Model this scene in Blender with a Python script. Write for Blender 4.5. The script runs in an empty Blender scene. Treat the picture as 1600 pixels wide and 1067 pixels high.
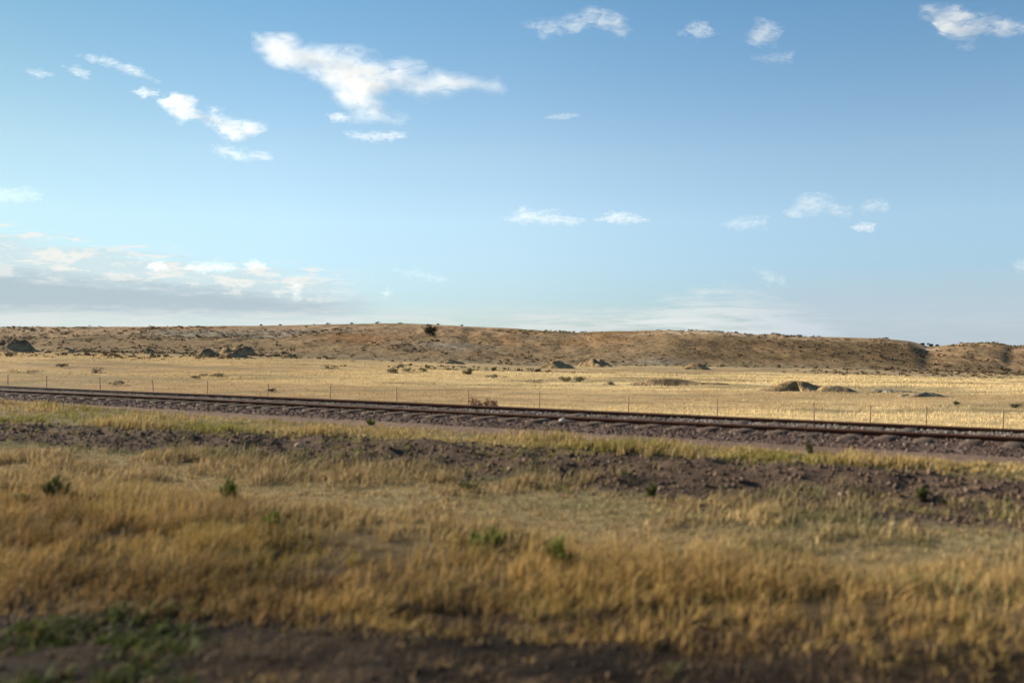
import bpy, math, random
import numpy as np

random.seed(7)
RNG = np.random.default_rng(11)
SC = bpy.context.scene
COL = SC.collection
R = math.radians
F = 1555.0            # focal length in photo pixels (1600 px wide frame)
CZ = 1.86             # eye height above the near ground
SUN_AZ, SUN_EL = 66.0, 22.0

# ------------------------------------------------------------------ helpers
def tag(o, label=None, cat=None, group=None, kind=None):
    if label: o['label'] = label
    if cat: o['category'] = cat
    if group: o['group'] = group
    if kind: o['kind'] = kind
    return o

def empty(name, loc=(0, 0, 0)):
    o = bpy.data.objects.new(name, None)
    COL.objects.link(o); o.location = loc
    o.empty_display_size = 0.2
    return o

def mesh_obj(name, verts, faces, mat, parent=None, smooth=False, attrs=None):
    """verts (n,3), faces (m,k) array with one k"""
    verts = np.asarray(verts, dtype=np.float32); faces = np.asarray(faces, dtype=np.int32)
    me = bpy.data.meshes.new(name)
    n, m, k = len(verts), len(faces), faces.shape[1]
    me.vertices.add(n); me.vertices.foreach_set('co', verts.ravel())
    me.loops.add(m * k); me.loops.foreach_set('vertex_index', faces.ravel())
    me.polygons.add(m)
    me.polygons.foreach_set('loop_start', np.arange(0, m * k, k, dtype=np.int32))
    me.polygons.foreach_set('loop_total', np.full(m, k, dtype=np.int32))
    if smooth: me.polygons.foreach_set('use_smooth', np.ones(m, dtype=bool))
    for an, av in (attrs or {}).items():
        av = np.asarray(av, dtype=np.float32)
        if av.ndim == 1:
            a = me.attributes.new(an, 'FLOAT', 'POINT'); a.data.foreach_set('value', av)
        else:
            a = me.attributes.new(an, 'FLOAT_COLOR', 'POINT')
            c = np.ones((n, 4), dtype=np.float32); c[:, :3] = av
            a.data.foreach_set('color', c.ravel())
    me.update(calc_edges=True)
    if mat: me.materials.append(mat)
    o = bpy.data.objects.new(name, me); COL.objects.link(o)
    if parent: o.parent = parent
    return o

_T = [np.random.default_rng(100 + i).random((256, 256)) for i in range(8)]
def vnoise(x, y, seed=0):
    T = _T[seed % 8]
    x = np.asarray(x, float) + 17.3 * seed; y = np.asarray(y, float) + 9.1 * seed
    xi = np.floor(x).astype(int); yi = np.floor(y).astype(int)
    fx = x - xi; fy = y - yi
    fx = fx * fx * (3 - 2 * fx); fy = fy * fy * (3 - 2 * fy)
    x0, x1, y0, y1 = xi & 255, (xi + 1) & 255, yi & 255, (yi + 1) & 255
    return (T[x0, y0] * (1 - fx) + T[x1, y0] * fx) * (1 - fy) + (T[x0, y1] * (1 - fx) + T[x1, y1] * fx) * fy
def fbm(x, y, seed=0, octv=4):
    s = 0; a = 0.5; tot = 0
    for i in range(octv):
        s = s + a * vnoise(x * 2 ** i, y * 2 ** i, seed + i); tot += a; a *= 0.5
    return s / tot
def sstep(a, b, x):
    t = np.clip((np.asarray(x, float) - a) / (b - a), 0, 1)
    return t * t * (3 - 2 * t)

# ------------------------------------------------------------------ the lie of the land
VPX = -1600.0
TH = math.atan((800 - VPX) / F)                # track direction, left of the view axis
S_, C_ = math.sin(TH), math.cos(TH)
def uv_of(X, Y): return -S_ * X + C_ * Y, C_ * X + S_ * Y
def xy_of(u, v): return -S_ * u + C_ * v, C_ * u + S_ * v

PV = [-400, 4.2, 5.3, 6.7, 8.05, 10.25, 11.55, 12.0, 13.35, 14.1, 15, 16.8, 18, 20.5, 24.5, 30, 40]
PZ = [-1.86, -1.86, -1.86, -1.80, -1.74, -1.66, -1.52, -1.49, -1.475, -1.47, -1.50, -1.50, -1.60, -2.45, -3.1, -3.25, -3.25]

RX = [-1200, -600, -200, 0, 150, 300, 450, 550, 600, 660, 720, 780, 850, 900, 960, 1040, 1100, 1180, 1240, 1300, 1380, 1420, 1437, 1449, 1462, 1480, 1510, 1550, 1568, 1582, 1600, 1660, 1800, 2000, 2400]
RY = [520, 514, 513, 512, 511, 510, 508, 506, 505, 506, 509, 512, 517, 519, 517, 516, 519, 523, 526, 527, 528.5, 533, 537.5, 541, 541, 539, 536, 535, 537, 541, 540.5, 536, 540, 535, 540]
BX = [-1200, 0, 120, 300, 450, 560, 700, 830, 900, 1000, 1200, 1330, 1450, 1600, 1900, 2400]
BY = [548, 548, 550, 553, 557, 562, 566, 571, 572, 571, 574, 577, 580, 584, 588, 590]
DB, DR = 190.0, 330.0
def zb_of(t): return -(np.interp(t * F + 800, BX, BY) - 533.5) / F * DB
def zr_of(t): return (533.5 - np.interp(t * F + 800, RX, RY)) / F * DR

def ground_z(X, Y, rough=True):
    X = np.asarray(X, float); Y = np.asarray(Y, float)
    u, v = uv_of(X, Y)
    fac = np.clip(1 - 0.0107 * (u - 6.6), 0.72, 1.12)
    w = 1 - sstep(10.8, 13.4, v)
    ve = v / (1 + (fac - 1) * w)
    zp = np.interp(ve, PV, PZ)
    D = np.maximum(Y, np.abs(X) / 1.2); D = np.maximum(D, 1.0)
    t = np.clip(X / D, -1.2, 1.2)
    zb = zb_of(t)
    zf = -3.25 + (zb + 3.25) * sstep(50, DB, D)
    zf = np.where(D > DB, zf - 0.6 * sstep(DB, DB + 30, D) - 0.016 * np.maximum(D - DB, 0), zf)
    k = sstep(26, 42, v)
    z = zp * (1 - k) + zf * k
    if rough:
        z = z + .13 * (fbm(X * 1.6, Y * 2.6, 7, 4) - .5) * (1 - sstep(5.6, 7.5, ve)) * (ve > 0)
        z = z + 0.05 * (fbm(X * 0.8, Y * 0.8, 1) - 0.5) * (1 - sstep(13, 14, ve) * (1 - sstep(18, 19, ve)))
        z = z + 0.9 * (fbm(X * 0.04, Y * 0.04, 2) - 0.5) * sstep(45, 90, D) * (1 - sstep(DB - 20, DB, D)) * k
        z = z + 0.12 * (fbm(X * 0.35, Y * 0.35, 3) - 0.5) * k
        bank = sstep(9.7, 10.4, ve) * (1 - sstep(11.7, 12.1, ve))
        z = z + bank * (0.16 * (fbm(u * 1.1, v * 2.2, 4, 5) - 0.5) + .17 * (fbm(u * 3.2, v * 5, 6, 3) - .5))
    return z
def v_eff(X, Y):
    u, v = uv_of(X, Y)
    fac = np.clip(1 - 0.0107 * (u - 6.6), 0.72, 1.12)
    return v / (1 + (fac - 1) * (1 - sstep(10.8, 13.4, v)))

def hill_z(X, Y):
    X = np.asarray(X, float); Y = np.asarray(Y, float)
    t = X / Y; px = t * F + 800
    zb, zr = zb_of(t) - 0.15, zr_of(t)
    gul = np.exp(-((px - 1449) / 11) ** 2) + 0.9 * np.exp(-((px - 1577) / 11) ** 2) + 0.25 * np.exp(-((px - 1330) / 16) ** 2) + 0.25 * np.exp(-((px - 1190) / 25) ** 2)
    gul = gul + 0.5 * np.exp(-((px - 980) / 30) ** 2) + 0.5 * np.exp(-((px - 430) / 40) ** 2) + 0.4 * np.exp(-((px - 760) / 40) ** 2)
    a = (Y - DB) / (DR - DB)
    a = a + 0.16 * (fbm(X * 0.02, Y * 0.015, 5) - 0.5) * (1 - sstep(.8, 1, a))
    aa = a - 0.028 * gul * (1 - sstep(.75, 1.0, a))
    # right: a steep face with a rounded top; left: a long broken slope
    st = sstep(900, 1150, px)
    p1 = np.interp(aa, [0, .08, .22, .42, .6, .8, 1], [0, .05, .36, .70, .88, .97, 1])
    p0 = np.interp(aa, [0, .1, .25, .45, .6, .8, 1], [0, .13, .27, .50, .72, .92, 1])
    p = p0 * (1 - st) + p1 * st
    z = zb + (zr - zb) * p
    z = np.where(a > 1, zr - 0.035 * (a - 1) * (DR - DB) - 0.02 * np.maximum(a - 1.3, 0) * (DR - DB), z)
    env = np.clip(a * 4, 0, 1) * (1 - 0.75 * sstep(.75, 1.0, a))
    n = fbm(X * 0.06, Y * 0.035, 6, 5)
    z = z + env * (1.7 * (n - 0.5) + 0.8 * (np.abs(fbm(X * 0.13, Y * 0.05, 3, 4) - 0.5) * 2 - 0.25))
    z = z - (a < 0) * 0.9 * np.clip(-a * 12, 0, 1)
    return z

def pt(px, py, D): return np.array([(px - 800) / F * D, D, CZ + (533.5 - py) / F * D])
def hit(px, py, hill=False, lo=4.0, hi=None):
    """the first point of the land on the line of sight through photo pixel (px, py)"""
    hi = hi or (DR * 0.995 if hill else DB)
    lo = DB * 1.01 if hill else lo
    Ds = np.geomspace(lo, hi, 1500)
    X = (px - 800) / F * Ds; zl = (533.5 - py) / F * Ds
    zg = hill_z(X, Ds) if hill else ground_z(X, Ds)
    ok = np.nonzero(zg >= zl)[0]
    D = Ds[ok[0]] if len(ok) else hi
    X = (px - 800) / F * D
    z = float(hill_z(X, D) if hill else ground_z(X, D))
    return np.array([X, D, z + CZ])

# ------------------------------------------------------------------ materials
def new_mat(name):
    m = bpy.data.materials.new(name); m.use_nodes = True
    nt = m.node_tree; b = nt.nodes['Principled BSDF']
    b.inputs['Roughness'].default_value = 0.9
    b.inputs['Specular IOR Level'].default_value = 0.15
    return m, nt, b
def noise(nt, scale, detail=6, rough=0.6, vec=None, dist=0.0):
    n = nt.nodes.new('ShaderNodeTexNoise')
    n.inputs['Scale'].default_value = scale; n.inputs['Detail'].default_value = detail
    n.inputs['Roughness'].default_value = rough; n.inputs['Distortion'].default_value = dist
    if vec is not None: nt.links.new(vec, n.inputs['Vector'])
    return n
def objvec(nt, sx=1, sy=1, sz=1, rot=0.0):
    tc = nt.nodes.new('ShaderNodeTexCoord'); mp = nt.nodes.new('ShaderNodeMapping')
    mp.inputs['Scale'].default_value = (sx, sy, sz); mp.inputs['Rotation'].default_value = (0, 0, rot)
    nt.links.new(tc.outputs['Object'], mp.inputs['Vector'])
    return mp.outputs['Vector']
def ramp(nt, src, stops):
    r = nt.nodes.new('ShaderNodeValToRGB')
    e = r.color_ramp.elements
    while len(e) < len(stops): e.new(0.5)
    for el, (p, c) in zip(e, stops):
        el.position = p; el.color = (c, c, c, 1) if isinstance(c, (int, float)) else (*c, 1)
    nt.links.new(src, r.inputs['Fac']); return r.outputs['Color']
def mix(nt, fac, a, b, mode='MIX'):
    n = nt.nodes.new('ShaderNodeMix'); n.data_type = 'RGBA'; n.blend_type = mode
    for sock, val in ((n.inputs[0], fac), (n.inputs[6], a), (n.inputs[7], b)):
        if isinstance(val, (int, float)): sock.default_value = val
        elif isinstance(val, tuple): sock.default_value = (*val, 1)
        else: nt.links.new(val, sock)
    return n.outputs[2]
def bump(nt, b, h, strength, dist):
    bp = nt.nodes.new('ShaderNodeBump'); bp.inputs['Strength'].default_value = strength
    bp.inputs['Distance'].default_value = dist
    nt.links.new(h, bp.inputs['Height']); nt.links.new(bp.outputs['Normal'], b.inputs['Normal'])
def attr(nt, name):
    a = nt.nodes.new('ShaderNodeAttribute'); a.attribute_name = name; return a

def mat_plain(name, c1, c2, scale=8, rough=0.9, bs=0.0, bd=0.02, spec=0.15):
    m, nt, b = new_mat(name)
    n = noise(nt, scale, vec=objvec(nt))
    nt.links.new(ramp(nt, n.outputs['Fac'], [(0.3, c1), (0.7, c2)]), b.inputs['Base Color'])
    b.inputs['Roughness'].default_value = rough; b.inputs['Specular IOR Level'].default_value = spec
    if bs: bump(nt, b, n.outputs['Fac'], bs, bd)
    return m

def mat_leaf(name, trans=0.35):
    """grass and leaves: colour from the blade's own attribute, some light comes through"""
    m, nt, b = new_mat(name)
    a = attr(nt, 'col'); nt.links.new(a.outputs['Color'], b.inputs['Base Color'])
    b.inputs['Roughness'].default_value = 0.75
    tr = nt.nodes.new('ShaderNodeBsdfTranslucent'); nt.links.new(a.outputs['Color'], tr.inputs['Color'])
    mx = nt.nodes.new('ShaderNodeMixShader'); mx.inputs[0].default_value = trans
    nt.links.new(b.outputs[0], mx.inputs[1]); nt.links.new(tr.outputs[0], mx.inputs[2])
    nt.links.new(mx.outputs[0], nt.nodes['Material Output'].inputs['Surface'])
    return m
M_LEAF = mat_leaf('grass_blades', 0.3)
M_SCRUB = mat_leaf('scrub_leaves', 0.12)

def mat_ground():
    m, nt, b = new_mat('ground_soil')
    c = attr(nt, 'col').outputs['Color']
    vec = objvec(nt)
    n1 = noise(nt, 0.35, 8, 0.65, vec); n2 = noise(nt, 6.0, 8, 0.7, vec)
    k = mix(nt, 1.0, c, ramp(nt, n1.outputs['Fac'], [(0.3, 0.72), (0.7, 1.2)]), 'MULTIPLY')
    k = mix(nt, 1.0, k, ramp(nt, n2.outputs['Fac'], [(0.3, 0.65), (0.7, 1.3)]), 'MULTIPLY')
    nt.links.new(k, b.inputs['Base Color'])
    b.inputs['Specular IOR Level'].default_value = 0.05
    bump(nt, b, n2.outputs['Fac'], 0.9, 0.06)
    return m
def mat_hills():
    m, nt, b = new_mat('hill_soil')
    c = attr(nt, 'col').outputs['Color']
    vec = objvec(nt, 1, .5, 1)
    n1 = noise(nt, 0.11, 9, 0.68, vec); n2 = noise(nt, 0.8, 6, 0.7, vec); n3 = noise(nt, 0.035, 4, 0.6, vec)
    k = mix(nt, 1.0, c, ramp(nt, n1.outputs['Fac'], [(0.3, 0.7), (0.7, 1.25)]), 'MULTIPLY')
    k = mix(nt, 1.0, k, ramp(nt, n2.outputs['Fac'], [(0.36, 0.5), (0.5, 1.0), (0.7, 1.3)]), 'MULTIPLY')
    nt.links.new(k, b.inputs['Base Color']); b.inputs['Specular IOR Level'].default_value = 0.03
    bump(nt, b, n2.outputs['Fac'], 1.0, 0.5)
    return m
M_GROUND, M_HILL = mat_ground(), mat_hills()

# ------------------------------------------------------------------ ground sheet
def lines(lo, hi, step, out_lo, out_hi, g):
    a = list(np.arange(lo, hi + 1e-6, step)); d = step; x = a[-1]; up = []
    while x < out_hi: d *= g; x += d; up.append(x)
    d = step; x = lo; dn = []
    while x > out_lo: d *= g; x -= d; dn.append(x)
    return np.array(dn[::-1] + a + up)
U = lines(-7, 42, 0.10, -6000, 6000, 1.06)
V = lines(2.5, 21, 0.08, -3000, 7000, 1.05)
UU, VV = np.meshgrid(U, V, indexing='ij')
GX, GY = xy_of(UU, VV)
GZ = ground_z(GX, GY) + CZ

def field_mix(X, Y):
    """how bare or brown, how pale, how scrubby each spot of the field is"""
    px = X / np.maximum(Y, 1) * F + 800
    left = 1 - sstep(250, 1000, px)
    p = fbm(X * .024, Y * .062, 2, 5); q = fbm(X * .10, Y * .22, 5, 4)
    brown = sstep(.46, .60, p + .10 * left - .05); patch = sstep(.50, .64, q)
    foot = sstep(120, 180, Y + 30 * (fbm(X * .05, Y * .05, 7, 3) - .5) - 18 * (1 - sstep(1100, 1400, px)))
    return left, brown, patch, foot
def ground_colour(X, Y):
    ve = v_eff(X, Y) + 0.5 * (fbm(X * 0.9, Y * 0.9, 5) - 0.5)
    ve = ve + .8 * (1 - sstep(1, 8, uv_of(X, Y)[0])) * sstep(8.6, 9.3, ve) * (1 - sstep(10.2, 11, ve))
    K = [(-500, (.045, .036, .026)), (4.9, (.014, .011, .0095)), (5.7, (.036, .026, .017)), (6.9, (.12, .09, .05)), (7.8, (.20, .155, .08)), (9.4, (.19, .155, .082)),
         (10.05, (.12, .105, .06)), (10.35, (.070, .050, .038)), (11.7, (.080, .058, .045)), (12.0, (.11, .095, .045)), (12.9, (.15, .125, .06)),
         (13.3, (.165, .118, .088)), (14.3, (.14, .098, .080)), (15, (.10, .08, .07)), (17.5, (.12, .09, .06)), (19, (.19, .14, .07)), (22, (.36, .255, .12)), (60, (.38, .27, .13))]
    xs = [k[0] for k in K]
    c = np.stack([np.interp(ve, xs, [k[1][i] for k in K]) for i in range(3)], -1)
    uu = uv_of(X, Y)[0]
    r = (sstep(.45, .62, fbm(X * 1.3, Y * 3.2, 2, 4)) * (1 - sstep(5.2, 6.6, ve)) * (1 - .8 * sstep(2.5, 5, uu)))[..., None]
    c = c * (1 - r) + np.array([.052, .036, .026]) * r
    r = (sstep(.48, .64, fbm(X * .9, Y * 2.0, 4, 4) * -1 + 1.02) * sstep(7, 7.8, ve) * (1 - sstep(9.6, 10.2, ve)))[..., None] * .5
    c = c * (1 - r) + np.array([.13, .105, .055]) * r
    far = (sstep(22, 30, ve) * (Y > 0))[..., None]
    left, brown, patch, foot = (x[..., None] for x in field_mix(X, Y))
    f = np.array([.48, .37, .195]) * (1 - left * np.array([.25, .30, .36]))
    f = f * (1 - brown * .75) + np.array([.26, .18, .095]) * brown * .75
    f = f * (1 - patch * .6) + np.array([.15, .125, .07]) * patch * .6
    f = f * (1 - foot * .6) + np.array([.22, .17, .11]) * foot * .6
    c = c * (1 - far) + f * far
    return c
def grid_faces(nu, nv):
    i = np.arange(nu - 1)[:, None]; j = np.arange(nv - 1)[None, :]
    a = i * nv + j
    return np.stack([a, a + nv, a + nv + 1, a + 1], -1).reshape(-1, 4)
def grid_obj(name, X, Y, Z, mat, attrs=None, flip=False):
    f = grid_faces(*X.shape)
    if flip: f = f[:, ::-1]
    return mesh_obj(name, np.stack([X, Y, Z], -1).reshape(-1, 3), f, mat, smooth=True,
                    attrs={k: v.reshape(-1, 3) for k, v in (attrs or {}).items()})
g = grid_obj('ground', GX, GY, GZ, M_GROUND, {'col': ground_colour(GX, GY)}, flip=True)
tag(g, kind='structure')

# ------------------------------------------------------------------ hills
tt = np.linspace(-1.25, 1.25, 1100)
aa = np.concatenate([np.linspace(-0.08, 1.06, 190), np.linspace(1.1, 3.2, 30)])
TT, AA = np.meshgrid(tt, aa, indexing='ij')
HY = DB + AA * (DR - DB); HX = TT * HY
HZ = hill_z(HX, HY) + CZ
def hill_colour(X, Y):
    px = X / Y * F + 800; a = (Y - DB) / (DR - DB)
    p = fbm(X * 0.03, Y * 0.03, 1, 5); q = fbm(X * 0.05, Y * 0.02, 4, 5)
    c = np.broadcast_to(np.array([.185, .134, .078]), X.shape + (3,)).copy()
    def lay(col, w):
        nonlocal c
        w = np.clip(w, 0, 1)[..., None]; c = c * (1 - w) + np.array(col) * w
    def blob(x, a0, rx, ra, th=.45): return np.exp(-((px - x) / rx) ** 2 - ((a - a0) / ra) ** 2) * sstep(th - .14, th + .1, q)
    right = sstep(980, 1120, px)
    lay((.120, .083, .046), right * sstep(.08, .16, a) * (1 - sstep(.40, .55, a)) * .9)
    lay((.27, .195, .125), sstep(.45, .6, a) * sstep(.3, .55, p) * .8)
    lay((.26, .145, .062), blob(850, .62, 130, .17, .36))
    lay((.27, .14, .06), blob(280, .8, 70, .15, .38)); lay((.25, .135, .06), blob(560, .42, 60, .12, .4) * .8)
    lay((.19, .165, .14), blob(470, .62, 70, .06, .4) * 1.2); lay((.17, .16, .14), blob(410, .5, 50, .05, .4)); lay((.18, .165, .14), blob(1030, .05, 50, .06, .3))
    lay((.20, .18, .15), blob(690, .3, 60, .08, .45)); lay((.16, .15, .12), blob(300, .55, 80, .1, .5))
    lay((.42, .36, .29), blob(1140, .63, 130, .05, .52) * .9); lay((.40, .33, .26), blob(1480, .70, 60, .05, .5) * .8); lay((.42, .34, .26), blob(745, .86, 45, .035, .45))
    lay((.20, .138, .082), sstep(1450, 1470, px) * sstep(.05, .2, a) * (1 - sstep(.7, .9, a)) * .8)
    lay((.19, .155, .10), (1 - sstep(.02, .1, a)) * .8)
    return c
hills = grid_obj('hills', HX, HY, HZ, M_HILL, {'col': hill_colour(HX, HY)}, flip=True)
tag(hills, kind='structure')

# ------------------------------------------------------------------ grass
def blades(P, h, w, lean, col, seg=2, tipcol=None):
    """P (n,3) base points; h, w, lean (n,); col (n,3). Returns verts, tris, colours"""
    n = len(P); az = RNG.random(n) * 2 * np.pi
    la = RNG.normal(0.5, 1.0, n)                    # the lean follows the wind a little
    side = np.stack([np.cos(az), np.sin(az), np.zeros(n)], -1)
    ld = np.stack([np.cos(la), np.sin(la), np.zeros(n)], -1)
    up = np.array([0, 0, 1.0])
    def at(f, ww): 
        c = P + up * (h * f * (1 - 0.25 * np.minimum(lean, 1) * f))[:, None] + ld * (lean * h * f * f)[:, None]
        return c - side * (w * ww / 2)[:, None], c + side * (w * ww / 2)[:, None]
    if seg == 1:
        a, b = at(0, 1.0); c = at(1, 0)[0]
        v = np.stack([a, b, c], 1).reshape(-1, 3); k = 3
        f = np.arange(3 * n).reshape(-1, 3)
    else:
        a, b = at(0, .8); c, d = at(.5, 1.0); e = at(1, 0)[0]
        v = np.stack([a, b, c, d, e], 1).reshape(-1, 3); k = 5
        o = (np.arange(n) * 5)[:, None]
        f = np.concatenate([o + [0, 1, 3], o + [0, 3, 2], o + [2, 3, 4]])
    cc = np.repeat(col, k, 0)
    return v, f, cc
def join(parts):
    vs, fs, cs, b = [], [], [], 0
    for v, f, c in parts:
        vs.append(v); fs.append(f + b); cs.append(c); b += len(v)
    return np.concatenate(vs), np.concatenate(fs), np.concatenate(cs)
def pal(n, cols, wts=None, jit=0.18):
    cols = np.array(cols, float)
    i = RNG.choice(len(cols), n, p=None if wts is None else np.array(wts) / sum(wts))
    return cols[i] * (1 + RNG.normal(0, jit, (n, 1))).clip(.4, 1.7)
def tufts(n_t, per, pos, rad, hfun, wmin, wmax, lean, colfun, seg):
    """n_t tufts of `per` blades round each pos"""
    ang = RNG.random(n_t * per) * 2 * np.pi; rr = np.repeat(rad, per) * np.sqrt(RNG.random(n_t * per))
    X = np.repeat(pos[:, 0], per) + rr * np.cos(ang); Y = np.repeat(pos[:, 1], per) + rr * np.sin(ang)
    P = np.stack([X, Y, ground_z(X, Y) + CZ - 0.01], -1)
    n = len(P)
    return blades(P, hfun(n, X, Y), RNG.uniform(wmin, wmax, n), np.abs(RNG.normal(0, lean, n)), colfun(n, X, Y), seg)
def in_uv(n, u0, u1, v0, v1):
    """points in a strip; v is measured on the warped bands"""
    u = RNG.uniform(u0, u1, n); ve = RNG.uniform(v0, v1, n)
    fac = np.clip(1 - 0.0107 * (u - 6.6), 0.72, 1.12)
    v = ve.copy()
    for _ in range(4): v = ve * (1 + (fac - 1) * (1 - sstep(10.8, 13.4, v)))
    X, Y = xy_of(u, v); return np.stack([X, Y], -1), u, ve

STRAW = [(.36, .235, .082), (.28, .172, .055), (.42, .29, .12), (.16, .098, .034), (.24, .18, .05)]
GREEN = [(.10, .125, .022), (.075, .10, .02), (.14, .14, .03)]
# tall dry grass nearest the road
def front_edge(X, Y):
    u, v = uv_of(X, Y); return np.clip(5.85 - .36 * (u - 1), 2.9, 6.3)
def tall():
    P, u, ve = in_uv(30000, -8, 28, 2.4, 7.9)
    d = fbm(P[:, 0] * .6, P[:, 1] * 1.1, 2, 4); e = fbm(P[:, 0] * 1.0, P[:, 1] * 2.6, 5, 4)
    q = ve - front_edge(P[:, 0], P[:, 1]) + 1.7 * (d - .5)
    keep = RNG.random(len(P)) < np.clip(sstep(-.35, .8, q) * (.22 + .9 * sstep(.40, .58, e)), 0, 1) * (1 - .6 * sstep(7.4, 7.9, ve)) + .34 * sstep(.46, .60, e)
    P = P[keep]; n_t = len(P)
    def h(n, X, Y):
        ve = v_eff(X, Y); q = ve - front_edge(X, Y)
        return RNG.uniform(.35, 1.1, n) * (.05 + .20 * sstep(-.5, 1.3, q) - .10 * sstep(6.9, 7.8, ve) * (q > 0)) * (.35 + 1.25 * fbm(X * 1.1, Y * 1.1, 6, 3))
    def c(n, X, Y):
        u, v = uv_of(X, Y); q = v_eff(X, Y) - front_edge(X, Y)
        g = np.clip(sstep(.50, .66, fbm(X * .5, Y * .5, 3, 3) + .08 * sstep(5, 11, u)), 0, 1)[:, None] * .6
        dk = sstep(.5, .66, fbm(X * 1.2, Y * 1.2, 1, 3))[:, None] * .6
        pale = sstep(6.2, 7.4, v_eff(X, Y))[:, None] * .6
        low = (1 - sstep(-.6, .3, q))[:, None] * .55
        c0 = pal(n, STRAW, [3, 3, 2, 2, 2]); c0 = c0 * (1 - g) + pal(n, [(.19, .145, .035), (.15, .12, .03)]) * g
        c0 = c0 * (1 - dk) + pal(n, [(.15, .085, .036), (.11, .068, .032)]) * dk
        c0 = c0 * (1 - pale) + pal(n, [(.40, .29, .13), (.35, .25, .11)]) * pale
        return c0 * (1 - low) + pal(n, [(.14, .09, .05), (.20, .14, .08), (.09, .06, .035)]) * low
    return tufts(n_t, 13, P, RNG.uniform(.03, .15, n_t), h, .0035, .009, .8, c, 2)
def stuff(name, data, mat, label=None):
    v, f, c = data
    return tag(mesh_obj(name, v, f, mat, attrs={'col': c}), label, 'grass' if label else None, kind='stuff')
stuff('tall_grass', tall(), M_LEAF, 'tall golden brown dry grass along the near verge')

# pale sparse grass between the tall grass and the stony bank
def sparse():
    P, u, ve = in_uv(24000, -10, 34, 7.0, 10.6)
    d = fbm(P[:, 0] * .9, P[:, 1] * 2.0, 4, 4)
    P = P[RNG.random(len(P)) < (.42 + .8 * sstep(.40, .60, d)) * (1 - .8 * sstep(9.8, 10.4, ve + .9 * (1 - sstep(1, 8, u))))]
    def h(n, X, Y):
        return RNG.uniform(.4, 1.1, n) * (.05 + .17 * sstep(.42, .66, fbm(X * .9, Y * .9, 1, 4)))
    def c(n, X, Y):
        g = sstep(.52, .72, fbm(X * .5, Y * .9, 6, 4) + .22 * sstep(9.2, 10.3, v_eff(X, Y)))[:, None]
        return pal(n, [(.38, .29, .14), (.31, .22, .10), (.22, .155, .075), (.15, .11, .06)]) * (1 - g) + pal(n, [(.155, .145, .06), (.12, .12, .05), (.20, .18, .085)]) * g
    return tufts(len(P), 8, P, RNG.uniform(.04, .14, len(P)), h, .006, .013, .7, c, 2)
def bank_tufts():
    P, u, ve = in_uv(2600, -8, 40, 9.6, 11.9)
    P = P[RNG.random(len(P)) < sstep(.48, .62, fbm(P[:, 0] * .7, P[:, 1] * 1.3, 3, 4))]
    def h(n, X, Y): return RNG.uniform(.4, 1.1, n) * .11
    def c(n, X, Y): return pal(n, [(.15, .135, .05), (.11, .115, .04), (.27, .19, .085)])
    return tufts(len(P), 9, P, RNG.uniform(.03, .12, len(P)), h, .007, .014, .8, c, 2)
stuff('bank_tufts', bank_tufts(), M_LEAF, 'scattered olive tufts rooted in the dark stony bank')
stuff('pale_grass', sparse(), M_LEAF, 'short pale grass and weeds below the stony bank')

# green and yellow strip between the bank and the ballast
def strip():
    P, u, ve = in_uv(11000, -8, 60, 11.7, 13.45)
    d = fbm(P[:, 0] * .9, P[:, 1] * 1.2, 5, 4)
    w = sstep(11.75, 12.15, ve + .5 * (d - .5)) * (1 - sstep(12.9, 13.4, ve - .8 * sstep(14, 24, u) + .5 * (d - .5)))
    P = P[RNG.random(len(P)) < w * (.35 + .8 * sstep(.35, .55, d))]
    def h(n, X, Y): return RNG.uniform(.5, 1.15, n) * (.07 + .13 * sstep(.4, .7, fbm(X * .8, Y * .8, 2, 3)))
    def c(n, X, Y):
        u, v = uv_of(X, Y)
        g = (sstep(.42, .66, fbm(X * .6, Y * .6, 7, 4) + .24 * (sstep(7, 20, u) - .45)))[:, None]
        return pal(n, [(.33, .24, .09), (.27, .18, .06), (.34, .27, .14)]) * (1 - g) + pal(n, [(.17, .16, .035), (.125, .125, .03), (.22, .185, .05)]) * g
    return tufts(len(P), 9, P, RNG.uniform(.04, .14, len(P)), h, .008, .016, .5, c, 2)
stuff('green_grass_strip', strip(), M_LEAF, 'strip of green and yellow grass beside the railway ballast')

# green weeds on the dark bare soil at the very front
def weeds():
    P, u, ve = in_uv(4600, -3, 14, 2.4, 5.3)
    d = fbm(P[:, 0] * .8, P[:, 1] * 1.1, 7, 4)
    P = P[RNG.random(len(P)) < sstep(.44, .60, d + .16 * sstep(3.0, 6, u) - .25 * sstep(-.5, .2, ve - front_edge(P[:, 0], P[:, 1])) - .24 * (1 - sstep(1, 4.2, u)))]
    def h(n, X, Y): return RNG.uniform(.4, 1.1, n) * .10
    def c(n, X, Y):
        return pal(n, [(.036, .058, .010), (.026, .042, .008), (.058, .072, .014), (.10, .07, .03)], [4, 4, 3, 2])
    return tufts(len(P), 12, P, RNG.uniform(.04, .12, len(P)), h, .007, .017, 1.0, c, 2)
stuff('low_weeds', weeds(), M_LEAF, 'low dark green weeds on the bare soil at the front')

# dead stems and litter lying on the front soil
def litter():
    P, u, ve = in_uv(5200, -6, 16, 2.4, 6.6)
    d = fbm(P[:, 0] * 1.1, P[:, 1] * 2.6, 1, 4)
    P = P[RNG.random(len(P)) < sstep(.40, .60, d) * .9 + .08]
    def h(n, X, Y): return RNG.uniform(.03, .13, n)
    def c(n, X, Y): return pal(n, [(.13, .085, .042), (.20, .135, .066), (.08, .052, .03), (.045, .033, .022)])
    return tufts(len(P), 6, P, RNG.uniform(.04, .2, len(P)), h, .003, .007, 1.6, c, 2)
stuff('dry_litter', litter(), M_LEAF, 'dead stems and brown litter lying on the bare soil at the front')
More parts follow.
